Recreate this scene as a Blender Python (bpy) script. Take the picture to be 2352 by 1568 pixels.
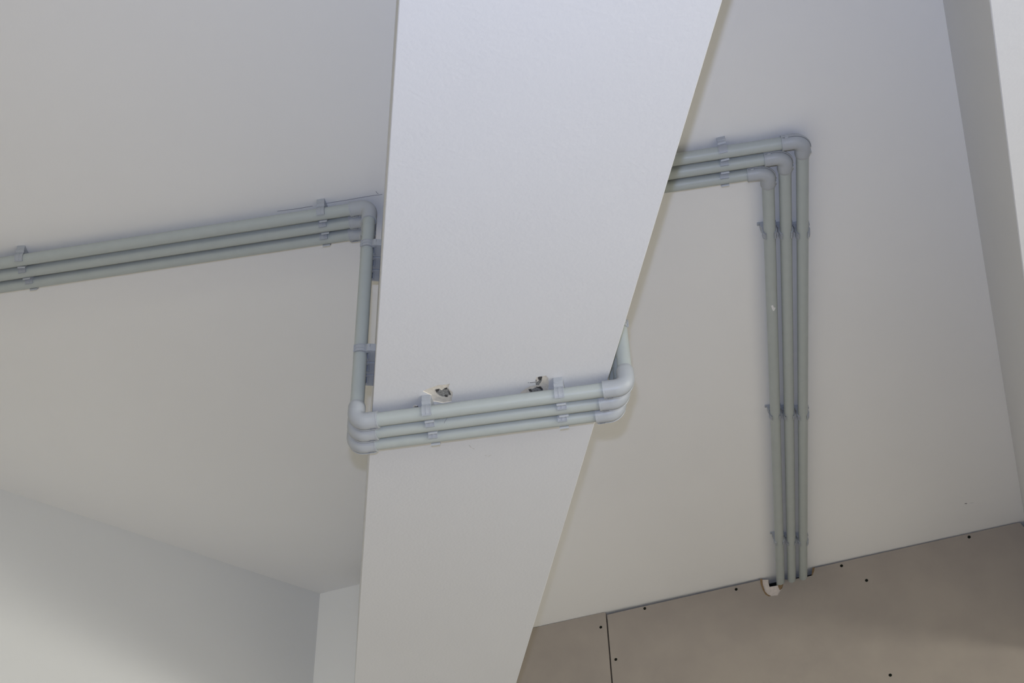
import bpy, bmesh, math, random
from mathutils import Vector, Matrix
from mathutils.geometry import delaunay_2d_cdt
random.seed(4)
for o in list(bpy.data.objects): bpy.data.objects.remove(o)
C = bpy.context.scene.collection
V = Vector

# ------------------------------------------------------------------ camera
EYE = 1.5                                        # camera height above the floor
F, PIT, ROLL = 2843.1, 0.687499, -0.035844       # focal length (px of 2352), pitch, roll
cr, sr, ce, se = math.cos(ROLL), math.sin(ROLL), math.cos(PIT), math.sin(PIT)
CAM_R = V((cr, -sr*se, sr*ce))                   # camera right in the world
CAM_D = V((sr, cr*se, -cr*ce))                   # camera down
CAM_F = V((0, ce, se))                           # camera forward
cam_d = bpy.data.cameras.new('camera'); cam = bpy.data.objects.new('camera', cam_d); C.objects.link(cam)
cam_d.sensor_width = 36.0; cam_d.lens = 36.0*F/2352; cam_d.clip_start = 0.02
m = Matrix.Identity(4)
for i, a in enumerate((CAM_R, -CAM_D, -CAM_F)):
    for k in range(3): m[k][i] = a[k]
m[2][3] = EYE
cam.matrix_world = m
bpy.context.scene.camera = cam

# ------------------------------------------------------------------ view, world, lights
sc = bpy.context.scene
sc.view_settings.view_transform = 'Standard'; sc.view_settings.look = 'None'
sc.view_settings.exposure = 0.0; sc.view_settings.gamma = 1.0; sc.view_settings.use_curve_mapping = False
wd = bpy.data.worlds.new('daylight'); sc.world = wd; wd.use_nodes = True
wd.node_tree.nodes['Background'].inputs[0].default_value = (0.95, 0.97, 1.0, 1)
wd.node_tree.nodes['Background'].inputs[1].default_value = 0.05

def area_light(name, loc, aim, sx, sy, power, col):
    l = bpy.data.lights.new(name, 'AREA'); l.shape = 'RECTANGLE'; l.size = sx; l.size_y = sy
    l.energy = power; l.color = col
    o = bpy.data.objects.new(name, l); C.objects.link(o); o.location = loc
    o.rotation_euler = (V(aim)-V(loc)).to_track_quat('-Z', 'Y').to_euler()
    return o
# the camera's own flash, 9 cm above the lens
fp = V((0, 0, EYE)) - CAM_D*0.09 - CAM_R*0.015
area_light('camera_flash', fp, fp+CAM_F, 0.026, 0.020, 15.9, (0.55, 0.655, 1.0))

# frames on plan: q = conduit runs, b = middle beam, r = right beam, all measured from the world's Y axis
QA, BA, RA = 0.158683, -0.147855, 0.361556
def fr(a):
    c, s = math.cos(a), math.sin(a)
    return lambda u, v, z=0.0: V((u*c+v*s, -u*s+v*c, z))
Q, B, R_ = fr(QA), fr(BA), fr(RA)
HC, HB, HR = EYE+1.857, EYE+1.314, EYE+1.436      # heights: ceiling, underside of middle beam, of right beam
area_light('daylight_right', R_(3.90, 1.1, 1.65), R_(2.3, 1.5, 0), 4.2, 1.5, 190, (1.0, 0.985, 0.89))
area_light('fill_left', (-2.35, 1.85, 1.65), (-1.05, 2.15, 1.3), 2.0, 1.5, 4.5, (1.0, 0.76, 0.36))  # added fill light at an unseen left opening, turned towards the back wall
area_light('fill_rear', R_(0.4, -3.85, 1.65), R_(0.4, -2.2, 0), 3.6, 1.5, 49, (1.0, 0.98, 0.74))  # added fill light from an unseen opening behind the camera

# ------------------------------------------------------------------ helpers
def at(u, v, h):
    """the point at height EYE+h that the photo's pixel (u, v) shows"""
    d = CAM_R*(u-1176) + CAM_D*(v-784) + CAM_F*F
    return V((0, 0, EYE)) + d*(h/d.z)
def bm_obj(name, bm, mat, parent=None, smooth=False):
    bmesh.ops.recalc_face_normals(bm, faces=bm.faces)
    me = bpy.data.meshes.new(name); bm.to_mesh(me); bm.free()
    if smooth:
        me.polygons.foreach_set('use_smooth', [True]*len(me.polygons))
        me.set_sharp_from_angle(angle=math.radians(38))
    me.materials.append(mat)
    o = bpy.data.objects.new(name, me); C.objects.link(o)
    if parent: o.parent = parent
    return o
def tag(o, label, cat, group=None):
    o['label'] = label; o['category'] = cat
    if group: o['group'] = group
    return o
def struct(o, label=None):
    o['kind'] = 'structure'
    if label: o['label'] = label
    return o
def empty(name, loc=(0, 0, 0)):
    o = bpy.data.objects.new(name, None); C.objects.link(o); o.location = loc; o.empty_display_size = .02
    return o
def dup(root, M, label, group=None):
    r = root.copy(); C.objects.link(r); r.matrix_world = M
    r['label'] = label
    if group: r['group'] = group
    for ch in root.children:
        c = ch.copy(); C.objects.link(c); c.parent = r
    return r
def frame(o, x, y, z):
    M = Matrix.Identity(4)
    for i, a in enumerate((x, y, z, o)):
        for k in range(3): M[k][i] = a[k]
    return M
def add_prism(bm, pts, d):
    """a prism over the polygon pts, extruded by the vector d"""
    a = [bm.verts.new(p) for p in pts]; b = [bm.verts.new(V(p)+d) for p in pts]
    bm.faces.new(a); bm.faces.new(b[::-1])
    n = len(pts)
    for i in range(n): bm.faces.new((a[i], b[i], b[(i+1) % n], a[(i+1) % n]))
def add_box(bm, x0, x1, y0, y1, z0, z1):
    add_prism(bm, [V((x0, y0, z0)), V((x1, y0, z0)), V((x1, y1, z0)), V((x0, y1, z0))], V((0, 0, z1-z0)))
def add_sweep(bm, pts, rad, seg=32, cap=True):
    pts = [V(p) for p in pts]; n = len(pts); rings = []; ref = None
    for i in range(n):
        t = (pts[min(i+1, n-1)]-pts[max(i-1, 0)]).normalized()
        if ref is None: ref = t.orthogonal().normalized()
        ref = (ref - t*ref.dot(t)).normalized(); bn = t.cross(ref)
        r = rad[i] if isinstance(rad, (list, tuple)) else rad
        rings.append([bm.verts.new(pts[i] + (ref*math.cos(2*math.pi*k/seg)+bn*math.sin(2*math.pi*k/seg))*r) for k in range(seg)])
    for i in range(n-1):
        for k in range(seg):
            k2 = (k+1) % seg
            bm.faces.new((rings[i][k], rings[i][k2], rings[i+1][k2], rings[i+1][k]))
    if cap: bm.faces.new(rings[0][::-1]); bm.faces.new(rings[-1])
def sheet_with_holes(bm, outer, holes, z, down=True):
    """flat face at height z with holes; outer and holes are lists of 2D points"""
    vs = [V((p[0], p[1])) for p in outer]; fs = [list(range(len(outer)))]
    for h in holes:
        s = len(vs); vs += [V((p[0], p[1])) for p in h]; fs.append(list(range(s, len(vs))))
    r = delaunay_2d_cdt(vs, [], fs, 2, 1e-6)
    v2, _, f2, _, _, of = r
    bv = [bm.verts.new((p.x, p.y, z)) for p in v2]
    for f, src in zip(f2, of):
        if any(s > 0 for s in src): continue
        if 0 not in src: continue
        bm.faces.new([bv[i] for i in f])
def rough(pts, amp, n=3):
    """subdivide a closed 2D outline and jitter it"""
    out = []
    for i, p in enumerate(pts):
        q = pts[(i+1) % len(pts)]
        for k in range(n):
            f = k/n; out.append(V((p[0]+(q[0]-p[0])*f+random.uniform(-amp, amp), p[1]+(q[1]-p[1])*f+random.uniform(-amp, amp))))
    return out

# ------------------------------------------------------------------ materials
def mat(name, col, rough=0.6, bump=0.0, scale=300.0, var=0.0, vscale=3.0, col2=None, spec=0.5):
    m = bpy.data.materials.new(name); m.use_nodes = True; nt = m.node_tree; N = nt.nodes; L = nt.links
    bs = N['Principled BSDF']; bs.inputs['Roughness'].default_value = rough
    bs.inputs['Specular IOR Level'].default_value = spec
    bs.inputs['Base Color'].default_value = (*col, 1)
    tc = N.new('ShaderNodeNewGeometry')
    if var > 0 or col2:
        nz = N.new('ShaderNodeTexNoise'); nz.inputs['Scale'].default_value = vscale; nz.inputs['Detail'].default_value = 5
        L.new(tc.outputs['Position'], nz.inputs['Vector'])
        cr_ = N.new('ShaderNodeValToRGB'); cr_.color_ramp.elements[0].position = .35; cr_.color_ramp.elements[1].position = .65
        c2 = col2 or tuple(c*(1-var) for c in col)
        cr_.color_ramp.elements[0].color = (*c2, 1); cr_.color_ramp.elements[1].color = (*col, 1)
        L.new(nz.outputs['Fac'], cr_.inputs['Fac']); L.new(cr_.outputs['Color'], bs.inputs['Base Color'])
    if bump > 0:
        nb = N.new('ShaderNodeTexNoise'); nb.inputs['Scale'].default_value = scale; nb.inputs['Detail'].default_value = 3
        L.new(tc.outputs['Position'], nb.inputs['Vector'])
        b = N.new('ShaderNodeBump'); b.inputs['Strength'].default_value = bump; b.inputs['Distance'].default_value = 0.001
        L.new(nb.outputs['Fac'], b.inputs['Height']); L.new(b.outputs['Normal'], bs.inputs['Normal'])
    return m
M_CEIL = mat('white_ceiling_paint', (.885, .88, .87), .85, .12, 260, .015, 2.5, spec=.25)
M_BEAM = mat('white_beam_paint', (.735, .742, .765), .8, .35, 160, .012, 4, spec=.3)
M_WALL = mat('white_wall_paint', (.76, .76, .745), .85, .1, 260, .015, 2, spec=.25)
M_WALL2 = mat('brightened_wall_paint', (.95, .95, .93), .85, .1, 260, .01, 2, spec=.25)  # same white paint, with the back wall's missing light put into its colour
M_FLOOR = mat('screed_floor', (.60, .57, .53), .8, .2, 60, .15, 3)
M_BOARD = mat('plasterboard_paper', (.40, .352, .305), .9, .08, 500, .0, 9, (.37, .325, .285), spec=.2)
M_GYPS = mat('broken_gypsum', (.72, .64, .58), .95, .8, 400, .1, 120, spec=.1)
M_TORN = mat('torn_brown_paper', (.30, .20, .11), .9, .5, 500, .2, 150, spec=.1)
M_VOID = mat('cavity_shade', (.012, .012, .014), .95, spec=.05)  # near-black colour stands in for the shade behind the board
M_SCREW = mat('black_phosphate_screw', (.012, .014, .010), .9, spec=.1)
M_PIPE = mat('grey_pvc_conduit', (.455, .492, .480), .42, .05, 900, .03, 40)
M_FIT = mat('grey_fitting_plastic', (.430, .452, .480), .40, .03, 900)
M_CLIP = mat('grey_clip_plastic', (.420, .441, .472), .45)
M_FILL = mat('cream_filler', (.82, .77, .68), .95, .5, 220, .12, 160, spec=.1)
M_CONC = mat('raw_concrete', (.36, .36, .35), .95, 1.0, 300, .0, 500, (.19, .19, .185), spec=.1)
M_HOLE = mat('dark_pit', (.060, .057, .055), .95)
M_MARK = mat('pencil_graphite', (.22, .21, .24), .7)
M_SMUDGE = mat('grey_smudge', (.58, .58, .58), .9, 0, 1, 0, 200, (.68, .68, .68))
M_GAP = mat('shadowed_plastic_groove', (.16, .17, .19), .7, spec=.2)
M_SPLAT = mat('white_paint_splash', (.80, .80, .80), .5)
M_FRAME = mat('white_window_frame', (.75, .75, .75), .4)

# ------------------------------------------------------------------ the room
wa, wb = at(1225, 1440, 1.857), at(2340, 1197, 1.857)            # top edge of the plasterboard wall
wd_ = (wb-wa); wd_.z = 0; wd_.normalize()                        # along the wall, to the right
wn = V((-wd_.y, wd_.x, 0))                                       # away from the room
if wn.y < 0: wn = -wn
def WP(s, d, z): return V((wa.x, wa.y, 0)) + wd_*s + wn*d + V((0, 0, z))
corner = at(735, 1363, 1.857); lw = at(0, 1122, 1.857)           # left corner of the room at ceiling level
ldir = (lw-corner); ldir.z = 0; ldir.normalize()
ln = V((ldir.y, -ldir.x, 0));
if ln.x > 0: ln = -ln
FR = WP(4.1, 0, 0); RR = R_(4.0, -4.0); RL = corner + ldir*6.6; RL.z = 0

def slab(name, pts, z0, z1, mt):
    bm = bmesh.new(); add_prism(bm, [V((p[0], p[1], z0)) for p in pts], V((0, 0, z1-z0)))
    return struct(bm_obj(name, bm, mt))
def wall(name, a, b, n, th, z0, z1, mt, openings=()):
    """a wall from a to b, th thick away from the room (n); openings are (s0, s1, z0, z1)"""
    a = V((a[0], a[1], 0)); b = V((b[0], b[1], 0)); L_ = (b-a).length; d = (b-a)/L_
    bm = bmesh.new()
    def piece(s0, s1, za, zb):
        if s1-s0 < 1e-4 or zb-za < 1e-4: return
        p = [a+d*s0, a+d*s1, a+d*s1+n*th, a+d*s0+n*th]
        add_prism(bm, [q+V((0, 0, za)) for q in p], V((0, 0, zb-za)))
    cur = 0
    for s0, s1, za, zb in openings:
        piece(cur, s0, z0, z1); piece(s0, s1, z0, za); piece(s0, s1, zb, z1); cur = s1
    piece(cur, L_, z0, z1)
    return struct(bm_obj(name, bm, mt))
hull = [(-7.5, -5.5), (5.5, -6.2), (6.5, 4.2), (3.5, 5.5), (-1.5, 6.0), (-7.5, 3.0)]
ceiling = slab('ceiling', hull, HC, HC+.2, M_CEIL)
ceiling['label'] = 'flat white painted ceiling the beams and conduits hang from'
floor = slab('floor', hull, -.15, 0, M_FLOOR)
wall('wall_left', corner, RL, ln, .15, 0, HC, M_WALL, [(.4, 3.2, .85, 2.45)])
bx = B(.05, 3.02); back_end = corner + (bx-corner).dot(wd_)*wd_
jog = V((back_end.x, back_end.y, 0))
wall('wall_back', corner, back_end, wn, .12, 0, HC, M_WALL2)
jl = (WP(0, 0, 0)-jog).dot(wn)
wall('wall_return', jog-wd_*.05+wn*.12, jog-wd_*.05+wn*(jl+.14), wd_, .05, 0, HC, M_WALL)
wall('wall_cavity', WP((jog-WP(0, 0, 0)).dot(wd_)-.05, .050, 0), WP(4.3, .050, 0), wn, .1, 0, HC, M_VOID)  # black backing close behind the board, painted as the cavity's darkness
fr_ = WP(4.1, .0, 0)
rn = R_(1, 0)
wall('wall_right', R_(4.0, 3.9), R_(4.0, -4.0), rn, .15, 0, HC, M_WALL, [(.8, 5.0, .9, 2.4)])
wall('wall_rear', R_(4.0, -4.0), RL, -R_(0, 1), .15, 0, HC, M_WALL, [(1.8, 5.4, .9, 2.4)])
def window(n, a, b, z0, z1, th):
    a = V((a[0], a[1], 0)); b = V((b[0], b[1], 0)); d = (b-a); L_ = d.length; d /= L_; nn = V((-d.y, d.x, 0))
    bm = bmesh.new()
    def bar(s0, s1, za, zb):
        p = [a+d*s0-nn*.03, a+d*s1-nn*.03, a+d*s1+nn*.03, a+d*s0+nn*.03]
        add_prism(bm, [q+V((0, 0, za)) for q in p], V((0, 0, zb-za)))
    bar(0, L_, z0, z0+.06); bar(0, L_, z1-.06, z1); bar(0, .06, z0+.06, z1-.06); bar(L_-.06, L_, z0+.06, z1-.06)
    bar(L_/2-.04, L_/2+.04, z0+.06, z1-.06)
    return struct(bm_obj('window_%d' % n, bm, M_FRAME))
window(1, R_(4.075, 3.1), R_(4.075, -1.1), .9, 2.4, .15)
_a = V((4.0, 0, 0)); rr0 = R_(4.0, -4.0); dd = (RL-rr0); dd.z = 0; dd.normalize()
window(2, rr0+dd*1.8-R_(0, .075), rr0+dd*5.4-R_(0, .075), .9, 2.4, .15)  # unseen rear window, added as an opening for fill light
window(3, corner+ldir*.4+ln*.075, corner+ldir*3.2+ln*.075, .85, 2.45, .15)  # unseen left window, added and placed to brighten the left corner

# ------------------------------------------------------------------ the two beams
def chip_outline(px, h, amp=.0006, n=3):
    return rough([at(u, v, h).xy for u, v in px], amp, n)
def cropA(pts): return [(930+x/8.253, 850+y/8.253) for x, y in pts]
def cropB(pts): return [(1180+x/8.713, 830+y/8.713) for x, y in pts]
chipA = chip_outline(cropA([(340, 400), (430, 350), (640, 285), (850, 258), (815, 335), (905, 420), (880, 590), (720, 622), (545, 590), (500, 480)]), 1.314)
chipB = chip_outline(cropB([(450, 312), (560, 300), (650, 280), (690, 330), (700, 430), (690, 560), (680, 640), (120, 660), (160, 600), (235, 545), (330, 492), (440, 475)]), 1.314)
bm = bmesh.new()
b0, b1, tn, tf = .0113, .4156, -3.2, 3.30
prof = [B(b0, tn), B(b1, tn), B(b1, tf), B(b0, tf)]
bev = .0012
low = [B(b0+bev, tn), B(b1-bev, tn), B(b1-bev, tf), B(b0+bev, tf)]
sheet_with_holes(bm, [p.xy for p in low], [chipA, chipB], HB)
for i in range(4):                                              # bevelled arris and sides
    j = (i+1) % 4
    a, b_, c, d = low[i].xy, low[j].xy, prof[j].xy, prof[i].xy
    q1 = [bm.verts.new((*p, z)) for p, z in ((a, HB), (b_, HB), (c, HB+bev), (d, HB+bev))]
    bm.faces.new(q1)
    q2 = [bm.verts.new((*p, z)) for p, z in ((c, HB+bev), (d, HB+bev), (d, HC), (c, HC))]
    bm.faces.new(q2)
bmesh.ops.remove_doubles(bm, verts=bm.verts, dist=1e-5)
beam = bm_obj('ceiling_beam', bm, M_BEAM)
tag(beam, 'wide white painted beam through the middle, wrapped by three grey conduits', 'beam')
def patch(name, outline, z, mt, parent, depth=.0014):
    """floor of a shallow recess with its rim, below the painted face"""
    bm = bmesh.new(); add_prism(bm, [V((p[0], p[1], z+depth)) for p in outline], V((0, 0, .003)))
    for i, p in enumerate(outline):
        q = outline[(i+1) % len(outline)]
        bm.faces.new([bm.verts.new(v) for v in ((p[0], p[1], z), (q[0], q[1], z), (q[0], q[1], z+depth), (p[0], p[1], z+depth))])
    return bm_obj(name, bm, mt, parent)
def blob(name, outline, z, th, mt, parent):
    bm = bmesh.new(); add_prism(bm, [V((p[0], p[1], z)) for p in outline], V((0, 0, th)))
    return bm_obj(name, bm, mt, parent)
pa = patch('exposed_filler', chipA, HB, M_FILL, beam); pa['label'] = 'cream filler in the chipped spot left of centre'
pb = patch('exposed_filler', chipB, HB, M_FILL, beam); pb['label'] = 'cream filler in the chipped spot beside the right clips'
g = chip_outline(cropA([(575, 385), (640, 362), (700, 385), (760, 340), (815, 370), (865, 462), (800, 512), (720, 505), (640, 478), (605, 430)]), 1.314, .0012, 4)
blob('exposed_concrete', g, HB+.0010, .003, M_CONC, pa)
for px in ([(585, 380), (640, 360), (650, 385), (610, 420), (590, 410)], [(750, 345), (790, 335), (800, 365), (765, 372)],
           [(820, 400), (850, 420), (868, 470), (840, 455)], [(760, 480), (800, 475), (800, 500), (765, 500)]):
    blob('dark_pit', chip_outline(cropA(px), 1.314, .0013, 4), HB+.0004, .003, M_HOLE, pa)
g = chip_outline(cropB([(300, 560), (390, 560), (460, 512), (550, 512), (590, 575), (560, 650), (340, 640)]), 1.314, .0008, 3)
blob('exposed_concrete', g, HB+.0010, .003, M_CONC, pb)
g = chip_outline(cropB([(440, 430), (500, 400), (520, 360), (570, 370), (530, 440), (500, 480), (440, 480)]), 1.314, .0006, 3)
blob('exposed_concrete', g, HB+.0011, .003, M_CONC, pb)
for px in ([(490, 325), (525, 306), (562, 312), (565, 345), (545, 378), (510, 370), (488, 350)], [(460, 515), (540, 508), (560, 540), (575, 580), (535, 545), (480, 530)],
           [(290, 565), (340, 560), (370, 600), (345, 610)]):
    blob('dark_pit', chip_outline(cropB(px), 1.314, .0009, 4), HB+.0004, .003, M_HOLE, pb)
def stroke(name, px, h, width, mt, parent, th=.0003):
    """a thin drawn or cracked line on a downward face"""
    bm = bmesh.new(); pts = [at(u, v, h) for u, v in px]
    L_, R2 = [], []
    for i, p in enumerate(pts):
        t = (pts[min(i+1, len(pts)-1)]-pts[max(i-1, 0)]).normalized(); n = V((-t.y, t.x, 0))*width/2
        L_.append(p+n); R2.append(p-n)
    for i in range(len(pts)-1):
        add_prism(bm, [v-V((0, 0, th)) for v in (L_[i], L_[i+1], R2[i+1], R2[i])], V((0, 0, th+.0004)))
    return bm_obj(name, bm, mt, parent)
stroke('crack', cropB([(320, 423), (380, 418), (440, 410)]), 1.314, .0009, M_HOLE, beam)
stroke('crack', cropB([(285, 424), (300, 421)]), 1.314, .0008, M_HOLE, beam)
stroke('crack', cropB([(446, 365), (450, 400)]), 1.314, .0010, M_HOLE, beam)
blob('paint_flake', chip_outline(cropA([(150, 690), (185, 655), (230, 665), (250, 690)]), 1.314, .0003, 2), HB-.0012, .0016, M_FILL, beam)
stroke('crack', cropA([(185, 682), (250, 680)]), 1.314, .0012, M_HOLE, beam, .0014)
stroke('smudge', [(1078, 1022), (1082, 1027), (1090, 1031)], 1.314, .0022, M_SMUDGE, beam, .00008)
stroke('smudge', [(1114, 1045), (1122, 1048), (1128, 1044)], 1.314, .0022, M_SMUDGE, beam, .00008)

bm = bmesh.new(); s0, s1 = .2665, .68
pr = [(s0+.0015, HR), (s1-.0015, HR), (s1, HR+.0015), (s1, HC), (s0, HC), (s0, HR+.0015)]
pts = [R_(s, -3.2, z) for s, z in pr]; add_prism(bm, pts, R_(0, 6.95))
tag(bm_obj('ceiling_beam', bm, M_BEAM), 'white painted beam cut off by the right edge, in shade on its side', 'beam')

# pencil marks on the ceiling
stroke('pencil_line', [(637, 485), (680, 479.5), (718, 473)], 1.857, .0009, M_MARK, ceiling)
stroke('pencil_line', [(748, 467), (800, 458.5), (840, 451.5), (862, 448), (878, 446.3)], 1.857, .0009, M_MARK, ceiling)
stroke('pencil_line', [(863.5, 439), (865.5, 442.5), (869, 445)], 1.857, .0008, M_MARK, ceiling)
stroke('smudge', [(2216, 1156), (2221, 1156)], 1.857, .004, M_MARK, ceiling)
stroke('smudge', [(2227, 1155), (2231, 1154.5), (2236, 1154)], 1.857, .0016, M_SMUDGE, ceiling)

# ------------------------------------------------------------------ plasterboard wall
def onwall(u, v):
    """(s, z) on the face of the plasterboard for pixel (u, v)"""
    d = CAM_R*(u-1176) + CAM_D*(v-784) + CAM_F*F; o = V((0, 0, EYE))
    k = (WP(0, 0, EYE)-o).dot(wn)/d.dot(wn); p = o+d*k
    return (p-WP(0, 0, 0)).dot(wd_), p.z
def crop5(pts): return [onwall(1660+x/7.127, 1180+y/7.127) for x, y in pts]
def wall_sheet(name, outline, d0, th, mt, parent=None):
    bm = bmesh.new(); pts = [WP(s, d0, z) for s, z in outline]
    vs = [V(p) for p in outline]
    v2, _, f2, _, _, of = delaunay_2d_cdt(vs, [], [list(range(len(vs)))], 1, 1e-6)
    fr1 = [bm.verts.new(WP(p.x, d0, p.y)) for p in v2]; bk = [bm.verts.new(WP(p.x, d0+th, p.y)) for p in v2]
    for f in f2: bm.faces.new([fr1[i] for i in f]); bm.faces.new([bk[i] for i in reversed(f)])
    cnt = {}
    for f in f2:
        for i in range(len(f)):
            e = (f[i], f[(i+1) % len(f)]); cnt[e] = 1
    for (i, j) in cnt:
        if (j, i) not in cnt: bm.faces.new((fr1[i], fr1[j], bk[j], bk[i]))
    return bm_obj(name, bm, mt, parent)
s_seam, _ = onwall(1392, 1408)
gap = .0035
def screws(parent, px):
    for u, v in px:
        s, z = onwall(u, v)
        bm = bmesh.new(); c = WP(s, 0, z); seg = 16
        prev = None
        for r, d in ((.0046, .0008), (.0046, -.0006), (.0040, -.0009), (.0018, -.0008), (.0, -.0007)):
            ring = [bm.verts.new(c + wn*d + (wd_*math.cos(2*math.pi*k/seg)+V((0, 0, 1))*math.sin(2*math.pi*k/seg))*max(r, .0002)) for k in range(seg)]
            if prev:
                for k in range(seg): bm.faces.new((prev[k], prev[(k+1) % seg], ring[(k+1) % seg], ring[k]))
            prev = ring
        bm.faces.new(prev)
        bm_obj('screw', bm, M_SCREW, parent)
e1 = .0035; e2 = .009
s_jog = (jog-WP(0, 0, 0)).dot(wd_)+.002
bl = wall_sheet('plasterboard_sheet', [(s_jog, .0), (s_seam-.002, .0), (s_seam-.002, HC-.004), (s_seam-.010, HC-.0012), (s_jog, HC-.003)], 0, .0125, M_BOARD)
tag(bl, 'narrow grey-brown plasterboard sheet left of the vertical joint, beside the middle beam', 'plasterboard')
screws(bl, [(1380, 1440)])
s_end = .2600
# outline of the right sheet with the knocked-out notch round the conduits
notch = crop5([(1500, 872), (1496, 930), (1470, 1000), (1390, 1025), (1345, 1050), (1240, 1052), (1165, 1068), (1085, 1078), (1010, 1068), (975, 1210), (900, 1330), (780, 1342), (700, 1290), (640, 1180), (618, 1070)])
sR = onwall(2343, 1196)[0]
def topz(s): return HC - (.0125 - .0090*min(1, max(0, (s-s_seam)/(sR-s_seam))**.7))
nz = [(s, min(z, HC-.02) if 0 < i < len(notch)-1 else topz(s)) for i, (s, z) in enumerate(notch)]
nz = [(s, z) for (s, z) in nz]
ol = [(s_seam+.003, 0), (sR+.004, 0), (sR+.004, HC-.02), (sR-.001, HC-.006), (sR-.008, topz(sR))]
def lerp_top(a, b_, n=6): return [(a+(b_-a)*k/n, topz(a+(b_-a)*k/n)) for k in range(1, n)]
ol += lerp_top(sR-.008, notch[0][0]) 
ol += [nz[0]] + [(s+random.uniform(-.0006, .0006), z+random.uniform(-.0006, .0006)) for s, z in notch[1:-1]] + [nz[-1]]
ol += lerp_top(notch[-1][0], s_seam+.003) + [(s_seam+.003, topz(s_seam))]
br = wall_sheet('plasterboard_sheet', ol, 0, .0125, M_BOARD)
tag(br, 'large grey-brown plasterboard sheet notched where the conduits pass through it', 'plasterboard')
screws(br, [(1481, 1397), (1691, 1353), (1933, 1299), (1990.5, 1332.5), (2226, 1233), (1414.5, 1514), (2045, 1550)])
core = wall_sheet('exposed_core', crop5([(640, 1068), (648, 1160), (690, 1290), (765, 1352), (840, 1345), (915, 1325), (965, 1215), (920, 1120), (895, 1165), (760, 1188), (740, 1110), (745, 1070)]), .0022, .008, M_GYPS, br)
core['label'] = 'white broken gypsum edge'
torn = wall_sheet('torn_paper', crop5([(610, 1062), (645, 1062), (652, 1150), (690, 1265), (735, 1315), (785, 1338), (760, 1350), (700, 1320), (655, 1245), (622, 1150)]), -.0006, .004, M_TORN, br)
torn['label'] = 'torn brown paper on the left of the notch'
torn = wall_sheet('torn_paper', crop5([(930, 1115), (1010, 1075), (1000, 1130), (965, 1215), (930, 1240), (905, 1180)]), -.0004, .004, M_TORN, br)
torn['label'] = 'torn brown paper flap under the left conduit'
torn = wall_sheet('torn_paper', crop5([(1468, 880), (1508, 870), (1502, 940), (1480, 985), (1455, 1000), (1462, 930)]), .0006, .006, M_TORN, br)
torn['label'] = 'torn brown paper at the right end of the notch'

# ------------------------------------------------------------------ conduits
PR = .0125                                      # conduit radius
AC, AB = EYE+1.830, EYE+1.287                   # height of the conduit axes under ceiling and beam
T = [1.7105, 1.7455, 1.7805]                    # the three runs, nearest the camera first
SV = [.3170, .2822, .2478]                      # the runs along the right ceiling
cq, sq_ = math.cos(QA-BA), math.sin(QA-BA)
SL = [(b0-.0275-t*sq_)/cq for t in T]           # drops on the left face of the beam
SR = [(b1+.0275-t*sq_)/cq for t in T]           # drops on the right face
ORD = ['nearest', 'middle', 'farthest']; ORT = ['topmost', 'middle', 'lowest']
def conduit(a, b_, label, group):
    bm = bmesh.new(); d = (b_-a); n = 12
    add_sweep(bm, [a+d*k/n for k in range(n+1)], PR, 40)
    return tag(bm_obj('conduit', bm, M_PIPE, None, True), label, 'conduit', group)
INS = .024
def end_on_wall(s):
    a = Q(s, 0, AC); d = Q(0, 1); k = (WP(0, .0, AC)-a).dot(wn)/d.dot(wn); return k
pipes = {}
for k in range(3):
    t = T[k]; pos = ORT[k]
    conduit(Q(-1.62, t, AC), Q(SL[k]-INS, t, AC), '%s of the three grey conduits along the ceiling left of the middle beam' % pos, 'conduits on the left ceiling')
    conduit(Q(SL[k], t, AC-INS), Q(SL[k], t, AB+INS), ['grey conduit dropping down the left face of the middle beam', 'second grey conduit down the beam\'s left face, behind the front one', 'third grey conduit down the beam\'s left face, farthest back'][k], 'conduits down the left face of the beam')
    p = conduit(Q(SL[k]+INS, t, AB), Q(SR[k]-INS, t, AB), '%s of the three grey conduits crossing under the middle beam' % pos, 'conduits across the underside of the beam')
    pipes['x%d' % k] = p
    conduit(Q(SR[k], t, AB+INS), Q(SR[k], t, AC-INS), ['grey conduit rising up the right face of the middle beam, partly hidden', 'second grey conduit up the beam\'s right face, behind the front one', 'third grey conduit up the beam\'s right face, farthest back'][k], 'conduits up the right face of the beam')
    conduit(Q(SR[k]+INS, t, AC), Q(SV[k]-INS, t, AC), '%s of the three short grey conduits between middle beam and right-hand bend' % pos, 'conduits on the right ceiling')
    p = conduit(Q(SV[k], t+INS, AC), Q(SV[k], end_on_wall(SV[k])+.040, AC), 'long grey conduit running to the plasterboard, %s of three' % ['rightmost', 'middle one', 'leftmost, with a white paint spot,'][k], 'conduits running to the plasterboard')
    pipes['v%d' % k] = p
# white splash on the leftmost long conduit
def at_pipe(u, v, ax, dr):
    """nearest point on a conduit's surface to the view ray"""
    o = V((0, 0, EYE)); d = (CAM_R*(u-1176)+CAM_D*(v-784)+CAM_F*F).normalized()
    w0 = o-ax; b_ = d.dot(dr); d1 = d.dot(w0); e = dr.dot(w0); den = 1-b_*b_
    s = (b_*e-d1)/den; tt = (e-b_*d1)/den
    pr_ = o+d*s; pa_ = ax+dr*tt; off = pr_-pa_; x = min(off.length, PR*.98)
    up = (off.normalized() if off.length > 1e-6 else V((0, 0, 0)))
    back = -(d-dr*b_).normalized()
    return pa_ + up*x + back*math.sqrt(PR*PR-x*x), (up*x+back*math.sqrt(PR*PR-x*x)).normalized()
bm = bmesh.new(); ring = []
ax, dr = Q(SV[2], 0, AC), Q(0, 1)
outl = [(1771, 692), (1775, 691), (1777, 696), (1781, 699), (1778, 704), (1775, 704), (1773, 699)]
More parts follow.
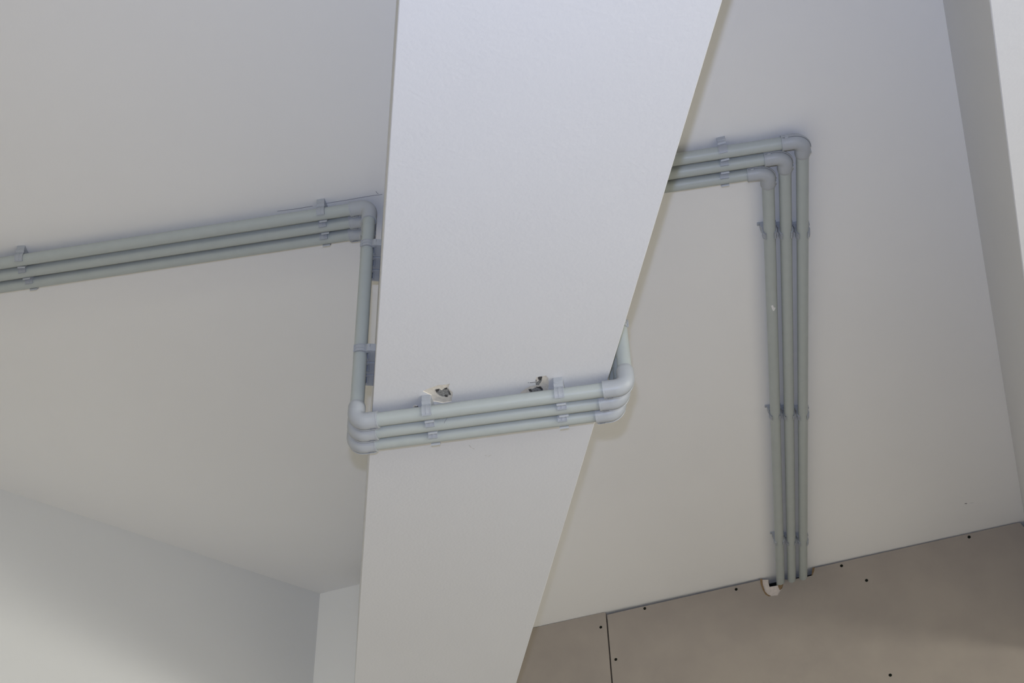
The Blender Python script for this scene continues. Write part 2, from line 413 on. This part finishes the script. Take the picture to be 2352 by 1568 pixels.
for off in (.0006, -.0006):
    ring.append([bm.verts.new(p+n*off) for p, n in (at_pipe(u, v, ax, dr) for u, v in outl)])
bm.faces.new(ring[0]); bm.faces.new(ring[1][::-1])
for i in range(len(outl)): bm.faces.new((ring[0][i], ring[0][(i+1) % len(outl)], ring[1][(i+1) % len(outl)], ring[1][i]))
bm_obj('paint_spot', bm, M_SPLAT, pipes['v2'])['label'] = 'white paint splash'
# scribble on the middle crossing conduit
bm = bmesh.new(); ax, dr = Q(0, T[1], AB), Q(1, 0)
pp_ = [at_pipe(u, v, ax, dr) for u, v in [(1029.5, 959.5), (1027, 964), (1024.5, 968), (1023.2, 971)]]
add_sweep(bm, [p for p, n in pp_], .0004, 6)
bm_obj('scratch', bm, M_MARK, pipes['x1'])['label'] = 'dark curved scratch'

# ------------------------------------------------------------------ elbows
EL, RB, ER = .041, .019, .0156
def make_elbow(taper_a, taper_b, mode, tabs, tilt=0.0):
    """corner at the origin, end A along +x, end B along +y; mode: +1/-1 seam on the +z/-z side, 0 on the outer side"""
    root = empty('conduit_elbow')
    pts, rad, nrm = [], [], []
    def prof(L_, tp):
        if tp: return [(L_, PR+.0008), (L_-.001, PR+.0012), (L_-.004, ER-.0008), (L_-.0075, ER), (RB+.002, ER)]
        return [(L_, ER+.0002), (L_-.0022, ER+.0002), (L_-.0024, ER-.0002), (RB+.004, ER-.0001), (RB+.002, ER)]
    for x, r in prof(EL, taper_a): pts.append(V((x, 0, 0))); rad.append(r); nrm.append(V((0, -1, 0)))
    for k in range(0, 13):
        a = math.pi/2*k/12; c = V((RB, RB, 0)); d = V((-math.sin(a), -math.cos(a), 0))
        pts.append(c+d*RB); rad.append(ER); nrm.append(d)
    for y, r in reversed(prof(EL, taper_b)): pts.append(V((0, y, 0))); rad.append(r); nrm.append(V((-1, 0, 0)))
    bm = bmesh.new(); add_sweep(bm, pts, rad, 40); bm_obj('elbow_body', bm, M_FIT, root, True)
    # seam flange and the dark parting line beside it
    gs = 1 if tilt >= 0 else -1; G = []
    bm = bmesh.new(); prev = None; lo, hi = 1, len(pts)-(5 if taper_b else 2)
    for i in range(lo, hi):
        out = (V((0, 0, mode))*math.cos(tilt) + nrm[i]*math.sin(tilt)) if mode else nrm[i]
        side = (nrm[i]*math.cos(tilt) - V((0, 0, mode))*math.sin(tilt)) if mode else V((0, 0, 1))
        r = rad[i]; c = pts[i]+out*r
        q = [bm.verts.new(c+side*gs*a_+out*b_) for a_, b_ in ((.0022, -.0010), (.0019, .0017), (-.0008, .0017), (-.0008, -.0010))]
        if prev:
            for k in range(4): bm.faces.new((prev[k], prev[(k+1) % 4], q[(k+1) % 4], q[k]))
        else: bm.faces.new(q)
        prev = q
        G.append([c+side*gs*a_+out*b_ for a_, b_ in ((.0020, -.0012), (.0020, .00035), (.00275, .00010), (.00275, -.0012))])
    bm.faces.new(prev[::-1]); bm_obj('seam_flange', bm, M_FIT, root)
    bm = bmesh.new(); prev = None
    for g_ in G:
        q = [bm.verts.new(p) for p in g_]
        if prev:
            for k in range(4): bm.faces.new((prev[k], prev[(k+1) % 4], q[(k+1) % 4], q[k]))
        else: bm.faces.new(q)
        prev = q
    bm.faces.new(prev[::-1])
    if mode:
        o_ = V((0, 0, mode))*math.cos(tilt) + V((0, -1, 0))*math.sin(tilt); s_ = (V((0, -1, 0))*math.cos(tilt) - V((0, 0, mode))*math.sin(tilt))*gs
        add_prism(bm, [V((.0255, 0, 0))+o_*p+s_*q for p, q in ((ER-.004, .001), (ER+.0006, .001), (ER+.0003, .0058), (ER-.004, .0058))], V((.0095, 0, 0)))
    bm_obj('parting_line', bm, M_GAP, root)
    # snap tabs
    for axis in tabs:
        bm = bmesh.new()
        if axis == 'a':
            if mode:
                o_ = V((0, 0, mode))*math.cos(tilt) + V((0, -1, 0))*math.sin(tilt); s_ = (V((0, -1, 0))*math.cos(tilt) - V((0, 0, mode))*math.sin(tilt))*gs
                add_prism(bm, [V((.0265, 0, 0))+o_*p+s_*q for p, q in ((ER-.004, -.0045), (ER+.0004, -.0035), (ER+.0016, .0), (ER+.0012, .0050), (ER-.004, .0050))], V((.0075, 0, 0)))
            else: add_box(bm, .0275, .0345, -(ER+.0014), -(ER-.003), -.0035, .0045)
        else:
            if mode: add_box(bm, -.0045, .0040, .0275, .0345, *sorted((mode*(ER-.003), mode*(ER+.0017))))
            else: add_box(bm, -(ER+.0014), -(ER-.003), .0275, .0345, -.0035, .0045)
        bmesh.ops.bevel(bm, geom=bm.edges[:], offset=.0005, segments=1, affect='EDGES')
        bm_obj('snap_tab', bm, M_FIT, root)
    root['category'] = 'elbow'
    return root
xq, yq, zq = Q(1, 0), Q(0, 1), V((0, 0, 1))
elbow_proto = {}
def place_elbow(kind, o, ax, ay, label, group, args):
    M = frame(o, ax, ay, ax.cross(ay))
    if kind not in elbow_proto:
        e = make_elbow(*args); e.matrix_world = M; elbow_proto[kind] = e
        e['label'] = label; e['group'] = group; return e
    return dup(elbow_proto[kind], M, label, group)
for k in range(3):
    t = T[k]; pos = ORT[k]
    # left ceiling: A towards -x (horizontal), B down
    place_elbow('lc', Q(SL[k], t, AC), -xq, -zq, '%s grey elbow where the left ceiling conduits turn down the beam' % pos, 'elbows at the top left of the beam', (False, False, -1, 'a', math.radians(-44)))
    # (-x) x (-z) = -(x x z)... side facing +t decides the sign of the seam
    place_elbow('lb', Q(SL[k], t, AB), xq, zq, '%s grey elbow at the lower left corner of the middle beam' % pos, 'elbows at the lower left of the beam', (False, True, -1, 'a', math.radians(54)))
    place_elbow('rb', Q(SR[k], t, AB), -xq, zq, '%s grey elbow at the lower right corner of the middle beam' % pos, 'elbows at the lower right of the beam', (False, True, 1, 'a', math.radians(44)))
    place_elbow('rc', Q(SR[k], t, AC), xq, -zq, '%s grey elbow at ceiling level behind the middle beam' % ORD[k], 'elbows at the top right of the beam', (False, True, 1, 'a'))
    place_elbow('vc', Q(SV[k], t, AC), -xq, yq, '%s grey elbow turning the right ceiling conduits towards the plasterboard' % ['outermost', 'middle', 'innermost'][k], 'elbows on the right ceiling', (False, True, 0, 'ab'))

# ------------------------------------------------------------------ clips
CP, CL, CZ = .0350, .0165, .0270                # pitch, length along the conduit, height of the conduit axis
def make_clip():
    """open C clip: x across the conduit, y along it, z out of the surface"""
    root = empty('conduit_clip'); h = CL/2
    bm = bmesh.new()
    add_box(bm, -.0173, .0173, -h, h, 0, .0100)
    add_box(bm, -.0130, .0130, -h, h, .0100, .0128)
    add_box(bm, -.0225, -.0173, -h, -.0005, .0, .0040)
    add_box(bm, .0165, .0178, -h+.001, -.001, .0102, .0122)      # linking tab
    bmesh.ops.bevel(bm, geom=bm.edges[:], offset=.0006, segments=1, affect='EDGES')
    bm_obj('clip_base', bm, M_CLIP, root)
    ri, ro = PR+.0002, PR+.0026
    for sg in (-1, 1):
        bm = bmesh.new(); inn, out = [], []
        for i in range(15):
            a = math.radians(-56 + i*(103/14.0))                # from below the equator to 47 degrees above it
            inn.append((sg*ri*math.cos(a), CZ+ri*math.sin(a)))
            rr = ro + (.0014 if i < 3 else 0)
            out.append((sg*rr*math.cos(a), CZ+rr*math.sin(a)))
        # buttress from the base up to the equator, flared lip at the tip
        out[0] = (sg*.0166, .0090); out[1] = (sg*.0166, .0120); out[2] = (sg*.0160, .0155)
        inn[0] = (sg*.0090, .0090)
        a = math.radians(52)
        inn.append((sg*(ri+.0012)*math.cos(a), CZ+(ri+.0016)*math.sin(a))); out.append((sg*(ro+.0022)*math.cos(a), CZ+(ro+.0022)*math.sin(a)))
        n = len(inn); A = [[bm.verts.new((x, y, z)) for x, z in inn] for y in (-h, h)]; O = [[bm.verts.new((x, y, z)) for x, z in out] for y in (-h, h)]
        for i in range(n-1):
            bm.faces.new((A[0][i], A[0][i+1], A[1][i+1], A[1][i])); bm.faces.new((O[0][i], O[1][i], O[1][i+1], O[0][i+1]))
            bm.faces.new((A[0][i], O[0][i], O[0][i+1], A[0][i+1])); bm.faces.new((A[1][i], A[1][i+1], O[1][i+1], O[1][i]))
        bm.faces.new((A[0][0], A[1][0], O[1][0], O[0][0])); bm.faces.new((A[0][-1], O[0][-1], O[1][-1], A[1][-1]))
        arm = bm_obj('clip_arm', bm, M_CLIP, root)
        # raised I-shaped rib on the arm's outside: two edge bars, a middle bar and an end bar
        bm = bmesh.new()
        def strip(y0, y1, a0, a1, up=.0008):
            n2 = 6; pv = None
            for i in range(n2+1):
                a = math.radians(a0+(a1-a0)*i/n2); c_, s_ = sg*math.cos(a), math.sin(a)
                q = [bm.verts.new((c_*r, y, CZ+s_*r)) for r, y in ((ro-.0006, y0), (ro+up, y0), (ro+up, y1), (ro-.0006, y1))]
                if pv:
                    for k in range(4): bm.faces.new((pv[k], pv[(k+1) % 4], q[(k+1) % 4], q[k]))
                else: bm.faces.new(q)
                pv = q
            bm.faces.new(pv[::-1])
        strip(-h, -h+.0012, -36, 50); strip(h-.0012, h, -36, 50); strip(-.0010, .0010, -36, 50)
        strip(-h, h, 46, 52, .0010); strip(-h, h, -38, -29, .0014)
        bm_obj('arm_rib', bm, M_CLIP, root)
    root['category'] = 'clip'
    return root
clip0 = [None]
def clip(o, xa, ya, za, label, group, yaw=0.0, rollx=0.0):
    M = frame(o, xa, ya, za) @ Matrix.Rotation(yaw, 4, 'Z')
    if clip0[0] is None:
        e = make_clip(); e.matrix_world = M; e['label'] = label; e['group'] = group; clip0[0] = e; return e
    return dup(clip0[0], M, label, group)
def s_of(u, v, t, h):
    """s on a conduit run at depth t and height h that lies under pixel column u"""
    d = CAM_R*(u-1176)+CAM_D*(v-784)+CAM_F*F
    c, s = math.cos(QA), math.sin(QA); ds, dt = d.x*c-d.y*s, d.x*s+d.y*c
    return ds/dt*t
# under the ceiling: x axis towards the camera side (-t), z down
dn = V((0, 0, -1))
rowL1 = [(738, 478, 0), (742, 512, 0), (745, 540, 0)]
rowL2 = [(44, 592, .16), (55, 616, .0), (71, 641, .0)]
rowR1 = [(1659, 330, -.10), (1662, 368, 0), (1662, 397, 0)]
for nm, row, gp in (('left ceiling, beside the beam', rowL1, 'clips on the left ceiling near the beam'), ('left ceiling, at the left edge of the picture', rowL2, 'clips on the left ceiling at the picture edge'), ('right ceiling, between beam and bend', rowR1, 'clips on the right ceiling before the bend')):
    for k, (u, v, yw) in enumerate(row):
        s = s_of(u, v, T[k]-.008, 0)
        clip(Q(s, T[k], HC), -yq, xq*1.0, dn, '%s grey clip on the %s' % (ORT[k], nm), gp, yw)
for nm, row, gp in (('left of the two rows', [(981, 930), (989, 967), (995.5, 995)], 'left row of clips under the beam'), ('right of the two rows', [(1284, 890), (1291, 931), (1292, 959)], 'right row of clips under the beam')):
    for k, (u, v) in enumerate(row):
        s = s_of(u, v, T[k]-.008, 0)
        clip(Q(s, T[k], HB), -yq, xq, dn, '%s grey clip under the middle beam, %s' % (ORT[k], nm), gp)
# on the beam's faces: z away from the face
def h_of(u, v, t):
    d = CAM_R*(u-1176)+CAM_D*(v-784)+CAM_F*F
    c, s = math.cos(QA), math.sin(QA); return EYE + d.z*t/(d.x*s+d.y*c)
bL, tL = B(1, 0), B(0, 1)
for nm, (u, v), gp in (('near the ceiling', (845, 567), 'upper clips on the beam\'s left face'), ('near the lower elbows', (830, 808), 'lower clips on the beam\'s left face')):
    for k in range(3):
        p = Q(SL[k], T[k]); sb_t = p.dot(tL)
        clip(B(b0, sb_t, h_of(u, v, T[0])), -tL, V((0, 0, -1)), -bL, '%s of the clips on the beam\'s left face %s' % (ORD[k], nm), gp)
for nm, hh, gp in (('just below the ceiling', AC-.12, 'upper clips on the beam\'s right face'), ('halfway up', h_of(1438, 748, T[0]), 'lower clips on the beam\'s right face')):
    for k in range(3):
        p = Q(SR[k], T[k]); sb_t = p.dot(tL)
        clip(B(b1, sb_t, hh), -tL, V((0, 0, 1)), bL, '%s of the clips on the beam\'s right face %s' % (ORD[k], nm), gp)
# along the right ceiling
for nm, v, gp in (('nearest the bend', 515, 'clips nearest the bend'), ('halfway to the plasterboard', 935, 'clips halfway to the plasterboard'), ('nearest the plasterboard', 1227, 'clips nearest the plasterboard')):
    for k in range(3):
        u = [1859, 1822, 1787][k]
        d = CAM_R*(u-1176)+CAM_D*(v-784)+CAM_F*F
        c, s = math.cos(QA), math.sin(QA); t = (d.x*s+d.y*c)/d.z*1.850
        clip(Q(SV[k], t, HC), xq, yq, dn, '%s of the three clips on the long right conduits %s' % (['rightmost', 'middle', 'leftmost'][k], nm), gp)
